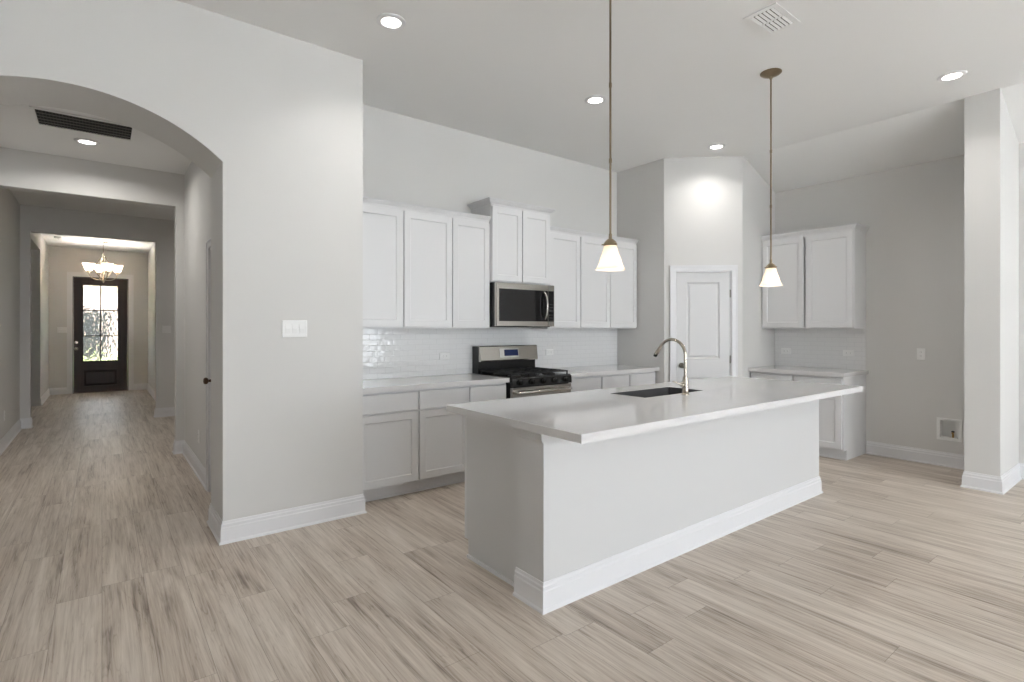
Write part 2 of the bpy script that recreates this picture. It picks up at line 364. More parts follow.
# corner pantry
PA, PB = Vector((5.22, 3.84)), Vector((5.88, 3.24)); dl = (PB - PA).length; dd = (PB - PA) / dl; dn = Vector((-dd.y, dd.x))  # dn points into the pantry
if dn.y < 0: dn = -dn
T_ = .11
def dpt(s, d): return tuple(PA + dd * s + dn * d)
DS0, DS1, DT = .128, .768, 2.045
b = B(); inner_a = (PA.x + T_, PA.y + .05)
prism(b, [(PA.x, WK), (PA.x, PA.y), dpt(DS0, 0), dpt(DS0, T_), (PA.x + T_, PA.y + .06), (PA.x + T_, WK)], 'z', 0, H)
prism(b, [dpt(DS1, 0), tuple(PB), (UR, PB.y), (UR, PB.y + T_), (PB.x + .05, PB.y + T_), dpt(DS1, T_)], 'z', 0, 3.06)
prism(b, [dpt(DS1, 0), tuple(PB), (PB.x + .05, PB.y), (PB.x + .05, PB.y + T_), dpt(DS1, T_)], 'z', 3.06, H)
prism(b, [(PB.x + .05, 3.06), (UR, 3.06), (UR, ZR + .03), (CREASE, H + .03), (PB.x + .05, H + .03)], 'y', PB.y, PB.y + T_)
prism(b, [dpt(DS0, 0), dpt(DS1, 0), dpt(DS1, T_), dpt(DS0, T_)], 'z', DT, H)
bmesh.ops.recalc_face_normals(b, faces=b.faces)
struct('wall_pantry', b, 'wall', 'greige walls of the corner pantry with its angled door face', 'wall')
# hallway
b = B(); HD0, HD1, HDT = 4.37, 5.08, 2.045
box(b, HR, HR + .13, V1b, HD0, 0, HH); box(b, HR, HR + .13, HD1, 6.97, 0, HH); box(b, HR, HR + .13, HD0, HD1, HDT, HH)
struct('wall_hall_right', b, 'wall', 'right wall of the first hallway stretch with a side door', 'wall')
struct('wall_hall_left', xbox(HL - .12, HL, V1b, 9.85, 0, HH), 'wall', 'left wall of the hallway', 'wall')
b = B(); HO = 2.712
prism(b, [(HL, 0), (HL + .075, 0), (HL + .075, HO), (HR - .08, HO), (HR - .08, 0), (HR, 0), (HR, HH), (HL, HH)], 'y', 6.85, 6.97)
struct('wall_hall_header', b, 'wall', 'first cased drop opening across the hallway below the recessed light', 'wall')
b = B(); prism(b, [(-1.01, 0), (-.785, 0), (-.785, HO), (.66, HO), (.66, 0), (2.3, 0), (2.3, HH), (-1.01, HH)], 'y', 9.85, 9.97)
struct('wall_foyer_opening', b, 'wall', 'second drop opening leading into the foyer', 'wall')
struct('wall_cross_hall', xbox(2.3, 2.4, 6.97, 9.97, 0, HH), 'wall', 'end wall of the side passage off the hallway', 'wall')
struct('wall_passage', xbox(HR + .13, 2.4, 6.87, 6.97, 0, HH), 'wall', 'near wall of the side passage off the hallway', 'wall')
FL, FR, FV = -.87, .82, 14.5
b = B(); box(b, FL - .12, FL, 9.97, 10.25, 0, HH); box(b, FL - .12, FL, 12.6, FV, 0, HH); box(b, FL - .12, FL, 10.25, 12.6, 2.77, HH)
struct('wall_foyer_left', b, 'wall', 'left foyer wall with a tall opening to a side room', 'wall')
struct('wall_foyer_right', xbox(FR, FR + .12, 9.97, FV, 0, HH), 'wall', 'right wall of the foyer', 'wall')
b = B(); DX0, DX1, DZ = -.49, .465, 2.47
box(b, -3.4, DX0, FV, FV + .12, 0, HH); box(b, DX1, 2.4, FV, FV + .12, 0, HH); box(b, DX0, DX1, FV, FV + .12, DZ, HH)
struct('wall_front', b, 'wall', 'front wall of the house around the entry door', 'wall')
b = B(); box(b, -3.4, -3.3, 9.75, FV, 0, HH); box(b, -3.3, -1.01, 9.75, 9.85, 0, HH)
struct('wall_side_room', b, 'wall', 'walls of the side room off the foyer', 'wall')

# baseboards (offset lies to the left of travel)
def baseboard(name, path, label):
    q = B(); sweep(q, path, BASEP); return tag(obj(name, q, 'trim'), label, 'baseboard', None, 'structure')
baseboard('baseboard_arch', [(PE, 3.925), (PE, V1), (AC + AH, V1), (AC + AH, V1b), (HR, V1b), (HR, HD0 - .062)], 'white baseboard wrapping the wall end between arch and cabinets')
baseboard('baseboard_arch_left', [(LW, V1), (AC - AH, V1), (AC - AH, V1b), (HL, V1b)][::-1], 'white baseboard left of the arch')
baseboard('baseboard_hall_right', [(HR - .08, 6.97), (HR - .08, 6.85), (HR, 6.85), (HR, HD1 + .062)][::-1], 'white baseboard along the right hallway wall')
baseboard('baseboard_hall_left', [(HL, V1b + .02), (HL, 6.85), (HL + .075, 6.85), (HL + .075, 6.97), (HL, 6.97), (HL, 9.85), (-.785, 9.85), (-.785, 9.97), (FL, 9.97), (FL, 10.25)][::-1], 'white baseboard along the left hallway wall')
baseboard('baseboard_foyer_opening', [(2.3, 9.85), (.66, 9.85), (.66, 9.97), (FR, 9.97), (FR, FV), (DX1 + .092, FV)], 'white baseboard around the right foyer opening jamb')
baseboard('baseboard_foyer', [(FL, 12.6), (FL, FV), (DX0 - .092, FV)][::-1], 'white baseboard left of the front door')
baseboard('baseboard_side_room', [(FL - .12, 12.6), (FL - .12, FV), (-3.3, FV), (-3.3, 9.85)], 'white baseboard in the side room')
baseboard('baseboard_right', [(UR, BACK), (UR, 1.013), (5.91, 1.013), (5.91, 1.245), (UR, 1.245), (UR, 2.236)], 'white baseboard around the wing wall and refrigerator space')
baseboard('baseboard_pantry', [(6.0, PB.y), tuple(PB), dpt(DS1 + .064, 0)], 'white baseboard right of the pantry door')

# ------------------------------------------------------------------ doors
def casing(bm, x0, x1, ztop, yw, w=.062, t=.018):
    """door trim round an opening x0..x1, proud of the wall face yw towards -y"""
    prism(bm, [(x0 - w, 0), (x0, 0), (x0, ztop), (x1, ztop), (x1, 0), (x1 + w, 0), (x1 + w, ztop + w), (x0 - w, ztop + w)], 'y', yw - t, yw)
    prism(bm, [(x0 - w - .001, 0), (x0 - w + .014, 0), (x0 - w + .014, ztop + w - .014), (x1 + w - .014, ztop + w - .014), (x1 + w - .014, 0), (x1 + w + .001, 0), (x1 + w + .001, ztop + w + .001), (x0 - w - .001, ztop + w + .001)], 'y', yw - t - .006, yw - t)
def knob(parent, x, z, yf, m, r=.028):
    q = B(); lathe(q, [(.001, 0), (.031, 0), (.031, -.006), (.026, -.011), (.012, -.014), (.011, -.036), (r * .75, -.040), (r, -.050), (r, -.060), (r * .8, -.070), (r * .4, -.074), (.001, -.0745)], (x, yf, z), 20, 'y')
    return obj('door_knob', q, m, parent, smooth=True)
def two_panel_door(root, w, h, yf, knob_x, km, hinge_x):
    q = B(); x0, x1 = -w / 2, w / 2
    # slab built as stiles and rails around two recessed, raised-edge panels
    zs = [(.115, .80), (1.02, h - .115)]; st = .115
    box(q, x0, x0 + st, yf, yf + .035, .008, h); box(q, x1 - st, x1, yf, yf + .035, .008, h)
    for a, c in ((.008, zs[0][0]), (zs[0][1], zs[1][0]), (zs[1][1], h)): box(q, x0 + st, x1 - st, yf, yf + .035, a, c)
    for a, c in zs:
        X0, X1 = x0 + st, x1 - st
        R = [(0, yf), (.010, yf + .009), (.020, yf + .011), (.034, yf + .004), (.040, yf + .003)]
        rings = [[q.verts.new((x, y, z)) for x, z in ((X0 + i, a + i), (X1 - i, a + i), (X1 - i, c - i), (X0 + i, c - i))] for i, y in R]
        for r0, r1 in zip(rings, rings[1:]):
            for i in range(4): q.faces.new((r0[i], r0[(i + 1) % 4], r1[(i + 1) % 4], r1[i]))
        q.faces.new(rings[-1])
    obj('door_slab', q, 'door', root)
    k = knob(root, knob_x, .94, yf, km)
    for hz in (.25, h / 2, h - .25):
        q = B(); lathe(q, [(.001, -.045), (.006, -.045), (.006, .045), (.001, .045)], (hinge_x, yf - .007, hz), 10); obj('hinge', q, 'satin', root, smooth=True)
# pantry door, in the angled wall
ang = math.atan2(dd.y, dd.x); mid = PA + dd * (DS0 + DS1) / 2; wd = DS1 - DS0
D2 = thing('door_2', 'white two-panel pantry door in the angled corner wall', 'door', (mid.x, mid.y, 0), ang, None, 'structure')
q = B(); casing(q, -wd / 2, wd / 2, DT, 0); obj('door_casing', q, 'trim', D2)
q = B(); prism(q, [(-wd / 2, 0), (-wd / 2 + .014, 0), (-wd / 2 + .014, DT - .014), (wd / 2 - .014, DT - .014), (wd / 2 - .014, 0), (wd / 2, 0), (wd / 2, DT), (-wd / 2, DT)], 'y', 0, T_); obj('door_jamb', q, 'trim', D2)
two_panel_door(D2, wd - .034, DT - .017, .006, -wd / 2 + .075, 'satin', wd / 2 - .015)
# hall side door in the right hallway wall (faces the hall, -x)
D3 = thing('door_3', 'white side door in the right hallway wall just past the arch', 'door', (HR, (HD0 + HD1) / 2, 0), -PI / 2, None, 'structure')
wd3 = HD1 - HD0
q = B(); casing(q, -wd3 / 2, wd3 / 2, HDT, 0); obj('door_casing', q, 'trim', D3)
q = B(); prism(q, [(-wd3 / 2, 0), (-wd3 / 2 + .014, 0), (-wd3 / 2 + .014, HDT - .014), (wd3 / 2 - .014, HDT - .014), (wd3 / 2 - .014, 0), (wd3 / 2, 0), (wd3 / 2, HDT), (-wd3 / 2, HDT)], 'y', 0, .13); obj('door_jamb', q, 'trim', D3)
two_panel_door(D3, wd3 - .034, HDT - .017, .012, -wd3 / 2 + .075, 'oilbronze', wd3 / 2 - .015)
# front door
D1 = thing('door_1', 'dark stained front door with six textured glass lites at the hallway end', 'door', (-.0125, FV, 0), 0, None, 'structure')
q = B(); w1 = DX1 - DX0; casing(q, -w1 / 2, w1 / 2, DZ, 0, .09); obj('door_casing', q, 'trim', D1)
q = B(); prism(q, [(-w1 / 2, 0), (-w1 / 2 + .014, 0), (-w1 / 2 + .014, DZ - .014), (w1 / 2 - .014, DZ - .014), (w1 / 2 - .014, 0), (w1 / 2, 0), (w1 / 2, DZ), (-w1 / 2, DZ)], 'y', 0, .12); obj('door_jamb', q, 'wood', D1)
x0, x1 = -w1 / 2 + .016, w1 / 2 - .016; gx0, gx1, gz0, gz1 = -.318, .300, .665, 2.31; yf = .02
q = B()
box(q, x0, gx0, yf, yf + .045, .012, DZ - .016); box(q, gx1, x1, yf, yf + .045, .012, DZ - .016)
box(q, gx0, gx1, yf, yf + .045, gz1, DZ - .016); box(q, gx0, gx1, yf, yf + .045, .012, .12); box(q, gx0, gx1, yf, yf + .045, .50, gz0)
obj('door_slab', q, 'wood', D1)
q = B(); panel(q, gx0, gx1, .12, .50, yf + .04, yf + .012, .035, .03, -.008); frame_ring(q, gx0, gx1, .12, .50, yf - .008, yf + .02, .022); obj('lower_panel', q, 'wood', D1)
q = B(); frame_ring(q, gx0 - .012, gx1 + .012, gz0 - .012, gz1 + .012, yf - .01, yf + .012, .028)
gm = (gx0 + gx1) / 2; zz = [gz0 + (gz1 - gz0) * k / 3 for k in (1, 2)]
box(q, gm - .011, gm + .011, yf - .006, yf + .03, gz0 + .016, gz1 - .016)
for z in zz: box(q, gx0 + .016, gx1 - .016, yf - .005, yf + .029, z - .011, z + .011)
obj('glazing_bars', q, 'wood', D1)
gl = [gz0] + zz + [gz1]
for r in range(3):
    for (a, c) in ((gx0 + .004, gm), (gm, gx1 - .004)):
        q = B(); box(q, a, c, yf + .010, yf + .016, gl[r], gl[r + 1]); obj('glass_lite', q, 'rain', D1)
q = B(); lathe(q, [(.001, 0), (.033, 0), (.033, -.008), (.024, -.012), (.014, -.014), (.014, -.035), (.030, -.045), (.030, -.06), (.018, -.07), (.001, -.071)], (-.418, yf, .945), 18, 'y'); obj('door_knob', q, 'nickel', D1, smooth=True)
q = B(); lathe(q, [(.001, 0), (.036, 0), (.036, -.012), (.028, -.020), (.001, -.021)], (-.418, yf, 1.075), 18, 'y'); box(q, -.424, -.412, yf - .042, yf - .018, 1.052, 1.098); obj('deadbolt', q, 'nickel', D1, smooth=True)
obj('threshold', xbox(-w1 / 2 + .014, w1 / 2 - .014, .0, .12, 0, .011), 'oilbronze', D1)

# ------------------------------------------------------------------ kitchen cabinets
def upper_cabinet(name, label, loc, rz, w, z0, z1, depth, doors, group, crown=(.032, .048), wrap=(False, False)):
    """local frame: back on the wall at y=0, front towards -y, x from -w/2 to w/2; doors = list of (x0, x1)"""
    t = thing(name, label, 'cabinet', loc, rz, group)
    obj('carcass', xbox(-w / 2, w / 2, -depth + .019, 0, z0, z1), 'cab', t)
    q = B(); frame_ring(q, -w / 2, w / 2, z0, z1, -depth, -depth + .019, .036); obj('face_frame', q, 'cab', t)
    for a, c in doors:
        q = B(); panel(q, a, c, z0 + .014, z1 - .016, -depth - .0005, -depth - .0195, .058); obj('door', q, 'cab', t)
    q = B(); f, hgt = crown; y = -depth
    prof = [(0, 0), (-.006, 0), (-.008, .012), (-f * .55, hgt * .45), (-f * .85, hgt * .75), (-f, hgt * .8), (-f, hgt), (0, hgt)]
    path = [(-w / 2, 0)] if wrap[0] else []
    path += [(-w / 2, y), (w / 2, y)]
    if wrap[1]: path += [(w / 2, 0)]
    sweep(q, path, prof, z1); bx_ = B(); obj('crown_moulding', q, 'cab', t)
    bx_.free()
    return t
def base_cabinet(name, label, loc, rz, w, depth, fronts, group, ends=(False, False)):
    """fronts = list of (x0, x1): a drawer above a door for each"""
    t = thing(name, label, 'cabinet', loc, rz, group)
    obj('carcass', xbox(-w / 2, w / 2, -depth + .019, 0, .105, .873), 'cab', t)
    q = B(); frame_ring(q, -w / 2, w / 2, .105, .873, -depth, -depth + .019, .036); box(q, -w / 2 + .036, w / 2 - .036, -depth, -depth + .019, .675, .715); obj('face_frame', q, 'cab', t)
    q = B(); box(q, -w / 2, w / 2, -depth + .075, -depth + .09, 0, .105); box(q, -w / 2, w / 2, -depth + .067, -depth + .075, 0, .018); obj('toe_kick', q, 'cab', t)
    for a, c in fronts:
        q = B(); panel(q, a, c, .703, .852, -depth - .0005, -depth - .0195, 0, edge=.004); obj('drawer_front', q, 'cab', t)
        q = B(); panel(q, a, c, .122, .690, -depth - .0005, -depth - .0195, .058); obj('door', q, 'cab', t)
    for s, e in zip((-1, 1), ends):
        if e:
            xa, xb = (-w / 2 - .006, -w / 2) if s < 0 else (w / 2, w / 2 + .006)
            q = B(); prism(q, [(0, 0), (-depth + .075, 0), (-depth + .075, .105), (-depth, .105), (-depth, .873), (0, .873)], 'x', xa, xb); obj('end_panel', q, 'cab', t)
    return t
ZB, ZT = 1.372, 2.412
def span(a, c): return ((a + c) / 2, WK, 0), c - a
G1 = 'white wall cabinets on the kitchen wall'
def doors_of(w, n, g=.007, mid=.004):
    k = (w - 2 * g - (n - 1) * 2 * mid) / n
    return [(-w / 2 + g + i * (k + 2 * mid), -w / 2 + g + i * (k + 2 * mid) + k) for i in range(n)]
l, w = span(1.541, 2.071); upper_cabinet('wall_cabinet', 'white single-door wall cabinet nearest the arch wall', l, 0, w, ZB, ZT, .32, doors_of(w, 1), G1)
l, w = span(2.0715, 2.992); upper_cabinet('wall_cabinet', 'white double-door wall cabinet just left of the microwave', l, 0, w, ZB, ZT, .32, [(-w / 2 + .007, 2.560 - l[0]), (2.568 - l[0], w / 2 - .007)], G1)
l, w = span(2.9925, 3.7565); upper_cabinet('wall_cabinet', 'taller raised white cabinet directly above the microwave', l, 0, w, 1.826, 2.580, .345, doors_of(w, 2), G1, (.05, .055), (True, True))
l, w = span(3.757, 4.228); upper_cabinet('wall_cabinet', 'white single-door wall cabinet just right of the microwave', l, 0, w, ZB, ZT, .32, doors_of(w, 1), G1)
l, w = span(4.2285, 5.2); upper_cabinet('wall_cabinet', 'white double-door wall cabinet beside the pantry corner', l, 0, w, ZB, ZT, .32, doors_of(w, 2), G1, wrap=(False, True))
upper_cabinet('wall_cabinet', 'white double-door wall cabinet alone on the right wall', (UR, 2.741, 0), -PI / 2, .996, ZB, 2.43, .32, doors_of(.996, 2, .01, .012), 'right wall cabinets', (.034, .056), (False, True))
G2 = 'white base cabinets on the kitchen wall'
for a, c, lb, e in ((1.541, 2.071, 'white base cabinet nearest the arch wall, drawer over door', 0), (2.0715, 2.571, 'white base cabinet second from the arch wall, partly behind the island', 0),
                 (2.5715, 2.984, 'white base cabinet just left of the gas range', 0), (3.765, 4.269, 'white base cabinet just right of the gas range', 0),
                 (4.2695, 4.729, 'white base cabinet second to the right of the gas range', 0), (4.7295, 5.2, 'white base cabinet against the pantry corner', 1)):
    l, w = span(a, c); base_cabinet('base_cabinet', lb, l, 0, w, .60, doors_of(w, 1), G2, (False, False))
base_cabinet('base_cabinet', 'white base cabinet pair under the short counter on the right wall', (UR, 2.741, 0), -PI / 2, .984, .60, doors_of(.984, 2, .01, .012), 'right wall cabinets', (False, True))

def counter(name, label, x0, x1, y0, y1, z0=.874, z1=.914):
    return tag(obj(name, xbox(x0, x1, y0, y1, z0, z1), 'quartz', bevel=.003), label, 'countertop')
counter('countertop', 'pale quartz countertop left of the gas range', 1.553, 2.9865, WK - .655, WK - .009)
counter('countertop', 'pale quartz countertop right of the gas range, below the pantry corner', 3.7625, 5.217, WK - .655, WK - .009)
counter('countertop', 'short pale quartz countertop on the right wall', UR - .655, UR - .009, 2.215, 3.237)
b = B(); box(b, PE + .002, 5.218, WK - .008, WK - .0005, .875, 1.3715); box(b, 2.9865, 3.7635, WK - .008, WK - .0005, 1.3716, 1.40)
tag(obj('tile_backsplash', b, 'tile_x'), 'glossy white tile backsplash behind the gas range', 'backsplash')
tag(obj('tile_backsplash', xbox(UR - .008, UR - .0005, 2.243, 3.238, .9145, 1.3715), 'tile_y'), 'white tile backsplash over the short counter on the right wall', 'backsplash')

# ------------------------------------------------------------------ gas range
rg = thing('gas_range', 'stainless steel and black gas range between the base cabinets', 'stove', ((2.9875 + 3.7615) / 2, WK - .012, 0))
hw = .3755
obj('body', xbox(-hw, hw, -.625, 0, .02, .895), 'black', rg, bevel=.004)
obj('storage_drawer', xbox(-hw + .004, hw - .004, -.665, -.626, .06, .235), 'steel', rg, bevel=.006)
od = obj('oven_door', xbox(-hw + .004, hw - .004, -.67, -.626, .245, .82), 'steel', rg, bevel=.008)
obj('door_window', xbox(-.25, .25, -.673, -.6695, .36, .62), 'blackglass', od)
q = B(); tube(q, [(-.33, -.672, .775), (-.33, -.715, .775), (-.31, -.722, .775), (.31, -.722, .775), (.33, -.715, .775), (.33, -.672, .775)], .013, 12); obj('door_handle', q, 'steel', od, smooth=True)
cp = B(); prism(cp, [(-.626, .828), (-.678, .828), (-.672, .90), (-.655, .912), (-.626, .912)], 'x', -hw, hw); cpo = obj('control_panel', cp, 'black', rg)
for k in range(5):
    q = B(); x = -.29 + k * .145
    lathe(q, [(.001, -.672), (.026, -.674), (.026, -.684), (.021, -.688), (.020, -.708), (.017, -.712), (.001, -.7125)], (x, 0, .868), 18, 'y'); box(q, x - .004, x + .004, -.716, -.69, .850, .886)
    obj('burner_knob', q, 'black', cpo, smooth=True)
obj('cooktop', xbox(-hw, hw, -.655, -.106, .895, .914), 'black', rg, bevel=.005)
for cx, cy, r in ((-.22, -.50, .045), (-.22, -.24, .036), (0, -.36, .05), (.22, -.50, .05), (.22, -.24, .036)):
    q = B(); lathe(q, [(.001, .914), (r + .02, .914), (r + .015, .92), (r, .922), (r, .930), (r - .006, .934), (.001, .935)], (cx, cy, 0), 20); obj('burner', q, 'iron', rg, smooth=True)
for k in range(3):
    xa, xb = -.362 + k * .243, -.362 + k * .243 + .238; ya, yb = -.635, -.13; q = B(); z0, z1 = .938, .952
    for (x, x2) in ((xa, xa + .012), (xb - .012, xb)): box(q, x, x2, ya, yb, z0, z1)
    for (y, y2) in ((ya, ya + .012), (yb - .012, yb), ((ya + yb) / 2 - .006, (ya + yb) / 2 + .006)): box(q, xa + .012, xb - .012, y, y2, z0, z1)
    xm = (xa + xb) / 2; ym = (ya + yb) / 2
    box(q, xm - .006, xm + .006, ya + .012, ym - .006, z0, z1); box(q, xm - .006, xm + .006, ym + .006, yb - .012, z0, z1)
    for yq in ((ya + ym) / 2, (yb + ym) / 2): box(q, xa + .012, xm - .006, yq - .006, yq + .006, z0, z1); box(q, xm + .006, xb - .012, yq - .006, yq + .006, z0, z1)
    for x in (xa, xb - .012):
        for y in (ya, yb - .012): box(q, x, x + .012, y, y + .012, .914, z0)
    obj('grate', q, 'iron', rg)
q = B(); box(q, -hw, hw, -.105, -.0, .895, 1.19); obj('backguard', q, 'black', rg, bevel=.004)
q = B(); prism(q, [(-.106, 1.036), (-.147, 1.036), (-.151, 1.05), (-.133, 1.186), (-.125, 1.194), (-.106, 1.194)], 'x', -hw + .004, hw); bgp = obj('backguard_panel', q, 'steel', rg)
def on_guard(z): return -.151 + .018 * (z - 1.05) / (1.186 - 1.05)
def slope_plate(x0, x1, z0, z1, off, th):
    q = B(); prism(q, [(on_guard(z0) - off, z0), (on_guard(z1) - off, z1), (on_guard(z1) - off - th, z1), (on_guard(z0) - off - th, z0)], 'x', x0, x1); return q
obj('display_bezel', slope_plate(-.135, .115, 1.072, 1.165, 0, .003), 'chrome', bgp)
obj('clock_display', slope_plate(-.075, .105, 1.088, 1.152, .003, .002), 'display', bgp)
for x in (-.33, .33):
    for y in (-.58, -.06):
        q = B(); lathe(q, [(.001, 0), (.02, 0), (.02, .008), (.012, .02), (.001, .02)], (x, y, 0), 12); obj('foot', q, 'black', rg)

# ------------------------------------------------------------------ microwave
mw = thing('microwave_oven', 'stainless over-the-range microwave with black glass door below the raised cabinet', 'microwave', ((2.9875 + 3.7625) / 2, WK - .002, 1.392))
hh = .43; D = .43
obj('body', xbox(-hw, hw, -D + .035, 0, 0, hh), 'black', mw, bevel=.003)
q = B(); panel(q, -hw + .001, hw - .085, .002, hh - .002, -D + .034, -D, .0, edge=.004); dr = obj('door', q, 'steel', mw)
q = B(); box(q, -hw + .032, hw - .095, -D - .002, -D + .001, .052, hh - .062); wn_ = obj('door_window', q, 'blackglass', dr)
q = B(); pts = bez((hw - .145, -D - .001, .075), (hw - .145, -D - .06, .09), (hw - .135, -D - .062, hh - .105), (hw - .145, -D - .001, hh - .08), 14); tube(q, pts, .0115, 12); obj('door_handle', q, 'steel', dr, smooth=True)
q = B(); panel(q, hw - .082, hw - .001, .002, hh - .002, -D + .034, -D, 0, edge=.004); cpn = obj('control_side', q, 'steel', mw)
kp = obj('keypad', xbox(hw - .084, hw - .012, -D - .002, -D + .001, .052, hh - .062), 'blackglass', cpn)
for r in range(5):
    for c in range(3):
        x = hw - .074 + c * .021; z = .075 + r * .036; obj('key', xbox(x, x + .013, -D - .0028, -D - .002, z, z + .018), 'iron', kp)
obj('bottom_vent', xbox(-hw + .03, hw - .03, -D + .04, -.03, -.006, -.0005), 'dark', mw)

# ------------------------------------------------------------------ island
IS = thing('kitchen_island', 'white kitchen island with drywall back and baseboard in the middle of the floor', 'island', (3.2, 2.3, 0))
def W2(x0, x1, y0, y1, z0, z1): return xbox(x0 - 3.2, x1 - 3.2, y0 - 2.3, y1 - 2.3, z0, z1)
IX0, IX1, IY0, IY1, IYC = 1.695, 4.745, 1.945, 2.160, 2.725
obj('knee_wall', W2(IX0, IX1, IY0, IY1, 0, .873), 'island', IS)
obj('cabinet_box', W2(1.76, 4.675, IY1, IYC - .02, .105, .64), 'cab', IS)
for xa, xb in ((1.7625, 2.70), (3.70, 4.675)): obj('cabinet_box', W2(xa, xb, IY1, IYC - .02, .64, .873), 'cab', IS)
for xa, xb in ((1.742, 1.76), (4.675, 4.693)):
    q = B(); prism(q, [(IY1 - 2.3, 0), (IYC - .04 - 2.3, 0), (IYC - .04 - 2.3, .105), (IYC - .02 - 2.3, .105), (IYC - .02 - 2.3, .873), (IY1 - 2.3, .873)], 'x', xa - 3.2, xb - 3.2); obj('end_panel', q, 'island', IS)
    q = B(); xq = (xa - .012, xa) if xa < 3 else (xb, xb + .012)
    prism(q, [(IY1 + .003 - 2.3, 0), (IYC - .04 - 2.3, 0), (IYC - .04 - 2.3, .018), (IY1 + .003 - 2.3, .018)], 'x', xq[0] - 3.2, xq[1] - 3.2); obj('shoe_moulding', q, 'trim', IS)
obj('toe_kick', W2(1.76, 4.675, IYC - .055, IYC - .04, 0, .105), 'cab', IS)
q = B(); frame_ring(q, 1.742 - 3.2, 4.693 - 3.2, .105, .873, IYC - .02 - 2.3, IYC - 2.3, .036); obj('face_frame', q, 'cab', IS)
nD = 6; dw = (4.693 - 1.742 - .014) / nD
for k in range(nD):
    x0_ = 1.742 + .007 + k * dw; q = B(); panel(q, -(x0_ + dw - .004 - 3.2), -(x0_ + .004 - 3.2), .122, .852, -(IYC + .0005 - 2.3), -(IYC + .0195 - 2.3), .058)
    bmesh.ops.rotate(q, verts=q.verts, cent=(0, 0, 0), matrix=Matrix.Rotation(PI, 3, 'Z')); obj('door', q, 'cab', IS)
q = B(); sweep(q, [(IX0 - 3.2, IY1 - 2.3), (IX0 - 3.2, IY0 - 2.3), (IX1 - 3.2, IY0 - 2.3), (IX1 - 3.2, IY1 - 2.3)][::-1], BASEP); obj('baseboard', q, 'trim', IS)
CAPP = [(0, 0), (.004, 0), (.008, .010), (.012, .012), (.012, .040), (.024, .050), (.024, .058), (0, .058)]
for path in ([(IX0, IY1), (IX0, IY0 + .001)], [(IX1, IY0 + .001), (IX1, IY1)]):
    q = B(); sweep(q, [(x - 3.2, y - 2.3) for x, y in path][::-1], CAPP, .815); obj('cap_moulding', q, 'island', IS)
# island worktop with the sink cut-out
SX0, SX1, SY0, SY1 = 2.84, 3.53, 2.24, 2.555
CX0, CX1, CY0, CY1 = 1.64, 4.775, 1.633, 2.768
def slab_hole(o, i, z0, z1):
    bm = B(); R = lambda r, z: [bm.verts.new((x, y, z)) for x, y in ((r[0], r[2]), (r[1], r[2]), (r[1], r[3]), (r[0], r[3]))]
    e = .003; sh = lambda r, d: (r[0] + d, r[1] - d, r[2] + d, r[3] - d)
    rings = [R(o, z0), R(o, z1 - e), R(sh(o, e), z1), R(i, z1), R(i, z0)]
    for a, c in zip(rings, rings[1:] + rings[:1]):
        for k in range(4): bm.faces.new((a[k], a[(k + 1) % 4], c[(k + 1) % 4], c[k]))
    bmesh.ops.recalc_face_normals(bm, faces=bm.faces); return bm
tag(obj('countertop', slab_hole((CX0, CX1, CY0, CY1), (SX0, SX1, SY0, SY1), .874, .914), 'quartz'), 'long glossy white quartz island countertop with sink cut-out', 'countertop')
sk = thing('sink', 'dark grey sink basin set in the island countertop', 'sink', ((SX0 + SX1) / 2, (SY0 + SY1) / 2, .66))
sx, sy = (SX1 - SX0) / 2, (SY1 - SY0) / 2
bm = B(); R = lambda a, c, z: [bm.verts.new((x, y, z)) for x, y in ((-a, -c), (a, -c), (a, c), (-a, c))]
rg_ = [R(sx - .0005, sy - .0005, .2525), R(sx - .004, sy - .004, .2525), R(sx - .007, sy - .007, .03), R(sx - .03, sy - .03, .012), R(sx - .03, sy - .03, .005), R(sx - .0005, sy - .0005, .022)]
for a, c in zip(rg_, rg_[1:] + rg_[:1]):
    for k in range(4): bm.faces.new((a[k], a[(k + 1) % 4], c[(k + 1) % 4], c[k])) if (a is not rg_[3]) else None
bm.faces.new(rg_[3]); bm.faces.new(rg_[4][::-1]); bmesh.ops.recalc_face_normals(bm, faces=bm.faces)
obj('basin', bm, 'basin', sk)
q = B(); lathe(q, [(.001, .0122), (.042, .0122), (.042, .016), (.03, .016), (.02, .0135), (.001, .0135)], (0, 0, 0), 20); obj('drain', q, 'chrome', sk, smooth=True)
# faucet
fc = thing('faucet', 'brushed nickel gooseneck pull-down faucet behind the island sink', 'faucet', (3.19, 2.172, .914))
q = B(); lathe(q, [(.001, 0), (.027, 0), (.027, .006), (.022, .012), (.020, .05), (.0195, .10), (.016, .125), (.001, .125)], seg=20); obj('base', q, 'nickel', fc, smooth=True)
q = B(); pts = [(0, 0, .12), (0, 0, .20), (0, 0, .272)] + [(0, .11 - .11 * math.cos(a), .272 + .108 * math.sin(a)) for a in [PI * k / 18 for k in range(1, 16)]]
tube(q, pts, .0105, 14); obj('spout', q, 'nickel', fc, smooth=True)
e0, e1 = Vector(pts[-2]), Vector(pts[-1]); dr_ = (e1 - e0).normalized()
q = B(); tube(q, [e1, e1 + dr_ * .01, e1 + dr_ * .05, e1 + dr_ * .065], [.0110, .0135, .0150, .0145], 14); hd = obj('spray_head', q, 'nickel', fc, smooth=True)
q = B(); tube(q, [e1 + dr_ * .0645, e1 + dr_ * .085], [.0145, .0130], 14); obj('nozzle', q, 'black', hd, smooth=True)
q = B(); lathe(q, [(.001, 0), (.017, 0), (.017, -.022), (.012, -.028), (.001, -.028)], (-.018, 0, .072), 16, 'x'); tube(q, [(-.038, 0, .072), (-.07, .01, .083), (-.115, .02, .098)], [.008, .006, .0045], 10); obj('lever_handle', q, 'nickel', fc, smooth=True)

